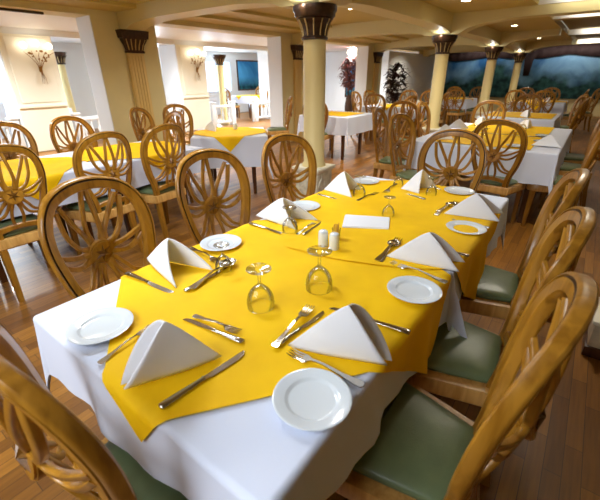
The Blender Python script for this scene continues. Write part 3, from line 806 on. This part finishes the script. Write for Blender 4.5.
# cornerwise table
CW = (-3.38, -2.50, 1.66, 2.54)
set_table(CW, 'small square table set cornerwise behind the left chairs, dark legs showing', 'white cloth on the cornerwise table', 'yellow cloth on the cornerwise table', rot=math.radians(45), side=.88, drop=.36)
small_napkin(-3.2, 2.05, 150, 'white napkin lying on the cornerwise table'); 
q = Vector((-3.05, 2.3, .7545)); t = thing('shaker', 'white pot on the cornerwise table', 'shaker', q); obj('body', lathe(bmesh.new(), [(.026, 0), (.03, .01), (.028, .06), (.02, .07), (0, .072)], 20, cap=False), PORC, t)
chair(-3.9, 2.16, -6, 'wooden wheel-back chair on the wall side of the cornerwise table')
chair(-3.78, 1.62, 25, 'wooden wheel-back chair between the left row and the cornerwise table')
chair(-4.12, 4.45, 226, 'wooden wheel-back chair seen nearly edge-on in the opening before the second pier')
# table behind the near column
C3 = (-3.55, -2.55, 4.42, 5.40)
set_table(C3, 'white clothed table behind the nearest column', 'white cloth hanging in front behind the nearest column', 'yellow cloth on the table behind the nearest column', side=.75, ang=45, drop=.3)
small_napkin(-3.3, 4.62, 20, 'white napkin on the table left of the nearest column')
chair(-3.1, 4.40, 102, 'wooden wheel-back chair partly hidden by the nearest column')
# table before the second column
R1a, R1b = (-.78, .58, 2.74, 3.72), (-.78, .58, 3.74, 4.72)
set_table(R1a, 'wide table behind the far end chair, under white cloth', 'white cloth hanging low behind the far end chair', 'yellow cloth on the wide table behind the far end chair', side=.92, ang=45, drop=.3)
set_table(R1b, 'second wide table, joined on behind', 'white cloth on the second wide table joined on behind', 'yellow cloth on the second wide table joined on behind', side=.98, ang=45)
for x, y, a, l in [(.46, 3.06, 10, 'white napkin tent at the right corner of the wide table'), (-.6, 3.35, 190, 'white napkin tent at the left of the wide table, before the second column'), (-.52, 2.95, 200, 'white napkin crumpled beside the far end chair on the wide table'), (-.45, 4.45, 100, 'white napkin at the back of the wide tables'), (.1, 4.5, 100, 'second white napkin at the back of the wide tables'), (-.62, 4.0, 170, 'white napkin at the left side of the second wide table')]:
    small_napkin(x, y, a, l)
for x, y, l in [(.22, 2.88, 'white plate at the front of the wide table'), (.40, 3.32, 'white plate behind the right corner napkin of the wide table'), (.36, 3.78, 'white plate at the right of the second wide table'), (-.55, 3.75, 'white plate at the left of the wide tables')]:
    place(PLATE0, (x, y, TOPZ), 0, l, 'plate')
for x, y, l in [(-.25, 3.2, 'upturned glass on the wide table behind the far end chair'), (.15, 3.5, 'upturned glass in the middle of the wide table'), (-.3, 3.9, 'upturned glass on the second wide table, left'), (.1, 4.1, 'upturned glass on the second wide table, right'), (-.1, 3.0, 'upturned glass seen through the chair backs on the wide table')]:
    place(GLASS0, (x, y, TOPZ), 0, l, 'glass', None, .14)
chair(.15, 2.69, 83, 'wooden wheel-back chair with its back to the far end chair, at the wide table')
chair(-.56, 2.42, -10, 'wooden wheel-back chair turned sideways left of the wide table')
chair(-1.04, 2.98, 6, 'wooden wheel-back chair seen edge-on left of the wide table')
chair(.62, 3.02, 182, 'large dark wheel-back chair at the right photo edge, by the wide table')
chair(.68, 3.75, 185, 'wooden wheel-back chair second on the right of the wide tables')
chair(.66, 4.40, 190, 'wooden wheel-back chair third on the right of the wide tables')
chair(-.50, 4.78, 268, 'wooden wheel-back chair on the far side of the wide tables, left')
chair(-.98, 4.25, 0, 'wooden wheel-back chair on the left of the second wide table, before the second column')
# third table of the middle bay
R2a = (-.80, .30, 5.75, 6.95)
set_table(R2a, 'table in the middle bay beyond the wide tables', 'white cloth on the table beyond the wide tables', 'yellow cloth on the table beyond the wide tables', side=1.0, ang=45)
small_napkin(-.1, 5.95, 100, 'white napkin on the table beyond the wide tables')
for x, y, a, l in [(.34, 6.1, 180, 'wooden wheel-back chair right of the third middle table, nearer'), (.36, 6.7, 182, 'wooden wheel-back chair right of the third middle table, farther'), (-.3, 7.1, 268, 'wooden wheel-back chair on the far side of the third middle table'),
                   (.3, 7.6, 200, 'wooden wheel-back chair behind the third middle table, right')]:
    chair(x, y, a, l)
R3a = (-1.0, .15, 9.9, 11.0)
set_table(R3a, 'farthest table of the middle bay', 'white cloth on the farthest table of the middle bay', 'yellow cloth on the farthest table of the middle bay', side=1.1, ang=0)
small_napkin(-.2, 10.1, 100, 'white napkin on the farthest middle table')
for x, y, a, l in [(-.85, 9.75, 90, 'wooden wheel-back chair before the farthest middle table, left'), (-.25, 9.75, 90, 'wooden wheel-back chair before the farthest middle table, right'), (.25, 10.3, 180, 'wooden wheel-back chair right of the farthest middle table'), (-.9, 11.15, 270, 'wooden wheel-back chair behind the farthest middle table, left'), (-.3, 11.2, 270, 'wooden wheel-back chair behind the farthest middle table, right'), (.5, 11.3, 200, 'wooden wheel-back chair by the mural at the right')]:
    chair(x, y, a, l)
# tables between the second and third columns, left bay
L4 = (-3.55, -2.35, 6.85, 7.95)
set_table(L4, 'white clothed table in front of the dark leaved plant', 'white cloth on the table in front of the dark leaved plant', 'yellow cloth on the table in front of the dark leaved plant', side=.9, ang=0, drop=.32)
for x, y, a, l in [(-3.2, 7.1, 30, 'white napkin on the plant table, left'), (-2.75, 7.2, 60, 'white napkin on the plant table, middle'), (-2.55, 7.6, 60, 'white napkin on the plant table, right')]: small_napkin(x, y, a, l)
for x, y, a, l in [(-3.7, 7.2, 0, 'wooden wheel-back chair at the left of the plant table'), (-3.75, 7.9, -20, 'small far wheel-back chair at the left of the plant table'), (-3.05, 6.62, 95, 'wooden wheel-back chair before the plant table, left'), (-2.30, 5.95, 170, 'wooden wheel-back chair standing in the aisle before the plant table'), (-2.2, 7.15, 180, 'wooden wheel-back chair right of the plant table, nearer'), (-2.2, 7.7, 180, 'wooden wheel-back chair right of the plant table, farther'), (-3.1, 8.2, 270, 'wooden wheel-back chair behind the plant table, left'), (-2.6, 8.25, 268, 'wooden wheel-back chair behind the plant table, right'), (-1.62, 4.65, 100, 'wooden wheel-back chair in the aisle between the two nearer columns')]:
    chair(x, y, a, l)
L5 = (-3.2, -2.1, 10.1, 11.2)
set_table(L5, 'table between the third and fourth columns', 'white cloth on the table between the third and fourth columns', 'yellow cloth on the table between the third and fourth columns', side=.9, ang=0)
for x, y, a, l in [(-2.9, 9.95, 90, 'wooden wheel-back chair before the table of the third column, left'), (-2.3, 9.9, 92, 'wooden wheel-back chair before the table of the third column, right'), (-1.95, 10.5, 180, 'wooden wheel-back chair right of the table of the third column'), (-2.9, 11.4, 270, 'wooden wheel-back chair behind the table of the third column, left'), (-2.2, 11.4, 270, 'wooden wheel-back chair behind the table of the third column, right')]: chair(x, y, a, l)
# side room behind the piers
S1 = (-10.0, -9.0, 8.75, 9.75)
set_table(S1, 'table in the side room seen through the second opening', 'white cloth on the side room table before the seascape', 'yellow cloth on the side room table before the seascape', side=.9, ang=0)
for x, y, a, l in [(-9.7, 8.55, 85, 'wooden wheel-back chair before the side room table, left'), (-9.2, 9.98, 270, 'wooden wheel-back chair behind the side room table, right'), (-9.8, 9.98, 270, 'wooden wheel-back chair behind the side room table, left'), (-8.8, 9.4, 190, 'wooden wheel-back chair right of the side room table')]: chair(x, y, a, l)
S2 = (-10.2, -9.2, 1.9, 2.9)
set_table(S2, 'table by the windows right of the nearest sconce pier', 'white cloth on the window table right of the nearest sconce pier')
chair(-9.05, 2.35, 180, 'wooden wheel-back chair at the window table right of the nearest sconce pier')
S3 = (-10.2, -9.2, -.1, .9)
set_table(S3, 'table by the windows at the left photo edge', 'white cloth on the window table at the left photo edge')
chair(-9.05, .35, 180, 'wooden wheel-back chair at the window table at the left photo edge')
chair(-9.75, 4.35, 225, 'wooden wheel-back chair by the windows left of the second sconce pier')

t = thing('plinth', 'low white carved plinth with a dark base at the right photo edge', 'plinth', (1.17, 1.02, 0))
obj('base', B(-.15, .15, -.15, .15, 0, .06, bev=.004), DKWOOD, t); obj('block', B(-.14, .14, -.14, .14, .0605, .2, bev=.006), STONE, t); obj('cornice', B(-.155, .155, -.155, .155, .2005, .225, bev=.006), PANEL, t)
# ------------------------------------------------------------------ plants
def plant(x, y, label, leaf, n, h0, h1, rad, ll, seed, pot_h):
    t = thing('potted_plant', label, 'plant', (x, y, 0)); rn = random.Random(seed)
    obj('pot', lathe(bmesh.new(), [(.10, 0), (.13, .05), (.15, pot_h*.5), (.11, pot_h*.9), (.13, pot_h), (.11, pot_h), (.10, pot_h-.04), (0, pot_h-.04)], 24, cap=False), STEMB, t)
    bm = bmesh.new(); tips = []
    for i in range(9):
        a = rn.uniform(0, 2*PI); r = rn.uniform(.2, .9)*rad; z = rn.uniform(h0, h1)
        tube(bm, [(0.02*math.cos(a), .02*math.sin(a), pot_h-.05), (r*.4*math.cos(a), r*.4*math.sin(a), (pot_h+z)/2), (r*math.cos(a), r*math.sin(a), z)], [.016, .011, .005], 5)
    obj('stems', bm, STEMB, t)
    bm = bmesh.new()
    for i in range(n):
        a = rn.uniform(0, 2*PI); ph = rn.uniform(-1, 1); rr = rad*rn.uniform(.35, 1)*math.sqrt(max(.05, 1-ph*ph))
        c = Vector((rr*math.cos(a), rr*math.sin(a), (h0+h1)/2+ph*(h1-h0)/2)); d = Vector((math.cos(a), math.sin(a), rn.uniform(-.8, .9))).normalized(); l = ll*rn.uniform(.7, 1.3); w = l*.22
        s = d.cross(Vector((0, 0, 1))).normalized(); up = s.cross(d)
        p = [c-d*l*.5, c-d*l*.1+s*w+up*.02, c+d*l*.5-up*.03, c-d*l*.1-s*w+up*.02, c+up*.01]
        v = [bm.verts.new(q) for q in p]
        for k in range(4): bm.faces.new((v[k], v[(k+1) % 4], v[4]))
    o = obj('foliage', bm, leaf, t, 60); s_ = o.modifiers.new('t', 'SOLIDIFY'); s_.thickness = .003
    return t
plant(-6.35, 11.1, 'russet bushy dried plant in a tall brown vase, beyond the near column', LEAFR, 520, .95, 1.95, .42, .2, 2, .75)
plant(-4.05, 9.75, 'tall plant with large dark leaves by the third pilaster', LEAFD, 170, .65, 1.7, .36, .27, 5, .45)
# hanging lamp cluster in the far bay
t = thing('ceiling_light', 'cluster of glowing glass globes hanging by the third pier', 'ceiling light', (-5.6, 9.9, ZC))
obj('rod', lathe(bmesh.new(), [(.05, -.001), (.05, -.02), (.012, -.03), (.012, -.2)], 12), GOLD, t)
for i, (x, y, z) in enumerate([(-.11, 0, -.25), (.11, .02, -.24), (0, -.1, -.30), (0, .12, -.27), (.02, 0, -.2)]):
    bm = bmesh.new(); bmesh.ops.create_uvsphere(bm, u_segments=20, v_segments=12, radius=.085); bmesh.ops.translate(bm, verts=bm.verts, vec=(x, y, z)); obj('globe', bm, GLOBE, t, 60)

# ------------------------------------------------------------------ lamps
def downlight(x, y, label, power, size=.055, z=ZC, spot=150, blend=.8, soft=.06, col=(1, .93, .82)):
    t = thing('downlight', label, 'downlight', (x, y, z))
    obj('trim_ring', lathe(bmesh.new(), [(size*1.35, -.001), (size*1.35, -.008), (size*1.05, -.012), (size, -.006), (size, -.001)], 28, cap=False), PWHITE, t)
    obj('lamp', lathe(bmesh.new(), [(0, -.004), (size, -.004), (size*.95, -.009), (0, -.010)], 28, cap=False), LAMP, t)
    l = bpy.data.lights.new('downlight_lamp', 'SPOT'); l.energy = power; l.spot_size = math.radians(spot); l.spot_blend = blend; l.shadow_soft_size = soft; l.color = col
    o = bpy.data.objects.new('downlight_lamp', l); COL.objects.link(o); o.location = (x, y, z-.03)
XD = -.97
DL = [(XD, -3.3, 'downlight behind the viewer'), (XD, .70, 'downlight over the left side of the laid table'), (XD, 4.65, 'square downlight in the ceiling before the second column'), (XD, 8.25, 'downlight in the ceiling between the second and third columns'), (XD, 12.1, 'farthest downlight of the middle row'),
      (-2.45, 4.25, 'flat downlight in the ceiling behind the nearest capital'), (-3.3, .3, 'downlight over the left row of tables'), (-3.3, 2.9, 'downlight over the cornerwise table'), (-3.3, 7.2, 'downlight over the plant table'), (-3.95, 11.4, 'downlight before the pale wall beyond the dark leaved plant'), (-1.2, -.3, 'added cool key light between the laid table and the left row'), (.5, 1.98, 'downlight on the beam over the far end of the laid table')]  # lamp between laid table and left row is an added cool key
PW = [10, 25, 70, 60, 60, 40, 55, 65, 60, 90, 85, 29]; SOFT = .12; COVE = 5; DAYW = 45; SIDE = 290; MUR = 8; FILL = 44; UPL = .8; EXPO = 1.06

for i, (x, y, l) in enumerate(DL): downlight(x, y, l, PW[i], z=(2.155 if i == 11 else ZC), soft=(.3 if i == 10 else SOFT), col=((.78, .89, 1) if i == 10 else (.95, .95, .95) if i == 1 else (1, .93, .8)))
def area(name, loc, rot, sx, sy, power, col):
    l = bpy.data.lights.new(name, 'AREA'); l.shape = 'RECTANGLE'; l.size = sx; l.size_y = sy; l.energy = power; l.color = col
    o = bpy.data.objects.new(name, l); COL.objects.link(o); o.location = loc; o.rotation_euler = rot; return o
# concealed strips in the ceiling coffers
for a, b in COFF[1:]:
    area('cove_lamp', (1.6, b-.22, ZC+.06), (math.radians(112), 0, 0), 3.2, .04, COVE, (1, .92, .78))
for x in (-3.2, -.4, 2.2): area('mural_fill', (x, 15.2, ZC-.02), (math.radians(50), 0, 0), 1.6, .08, MUR, (1, .95, .88))  # area lights added near the ceiling to brighten the mural
area('added_fill', (-.35, -2.3, 2.2), (math.radians(38), 0, math.radians(-8)), 1.6, 1.6, FILL, (.88, .94, 1))  # unseen area light added behind the camera to brighten the napkin faces
for k in range(4):
    for s in (-1, 1):
        l = bpy.data.lights.new('capital_uplight', 'POINT'); l.energy = UPL; l.shadow_soft_size = .02; l.color = (1, .96, .88)
        o = bpy.data.objects.new('capital_uplight', l); COL.objects.link(o); o.location = (X_COL, Y0+DY*k+s*.26, 1.97)
# daylight at the windows
for a, b in WIN:
    area('window_daylight', (X_W+.05, (a+b)/2, 1.4), (0, math.radians(-90), 0), 1.0, b-a-.2, DAYW, (.72, .86, 1))
# ceiling lamps of the side room; farthest one added to light the plant
for y in (.2, 4.0, 8.0, 11.2): downlight(-7.2 if y < 10 else -6.5, y, 'downlight in the side room ceiling, %s' % {.2: 'nearest', 4.0: 'second', 8.0: 'third', 11.2: 'farthest, added to brighten the russet plant'}[y], SIDE, spot=165, col=(.95, .98, 1), z=ZC-.03)
w = bpy.data.worlds.new('world'); sc.world = w; w.use_nodes = True
w.node_tree.nodes['Background'].inputs[0].default_value = (.5, .45, .38, 1); w.node_tree.nodes['Background'].inputs[1].default_value = .3
vs = sc.view_settings; sc.display_settings.display_device = 'sRGB'
vs.view_transform = 'Standard'; vs.look = 'None'; vs.gamma = 1; vs.exposure = EXPO
try: vs.use_curve_mapping = False
except Exception: pass
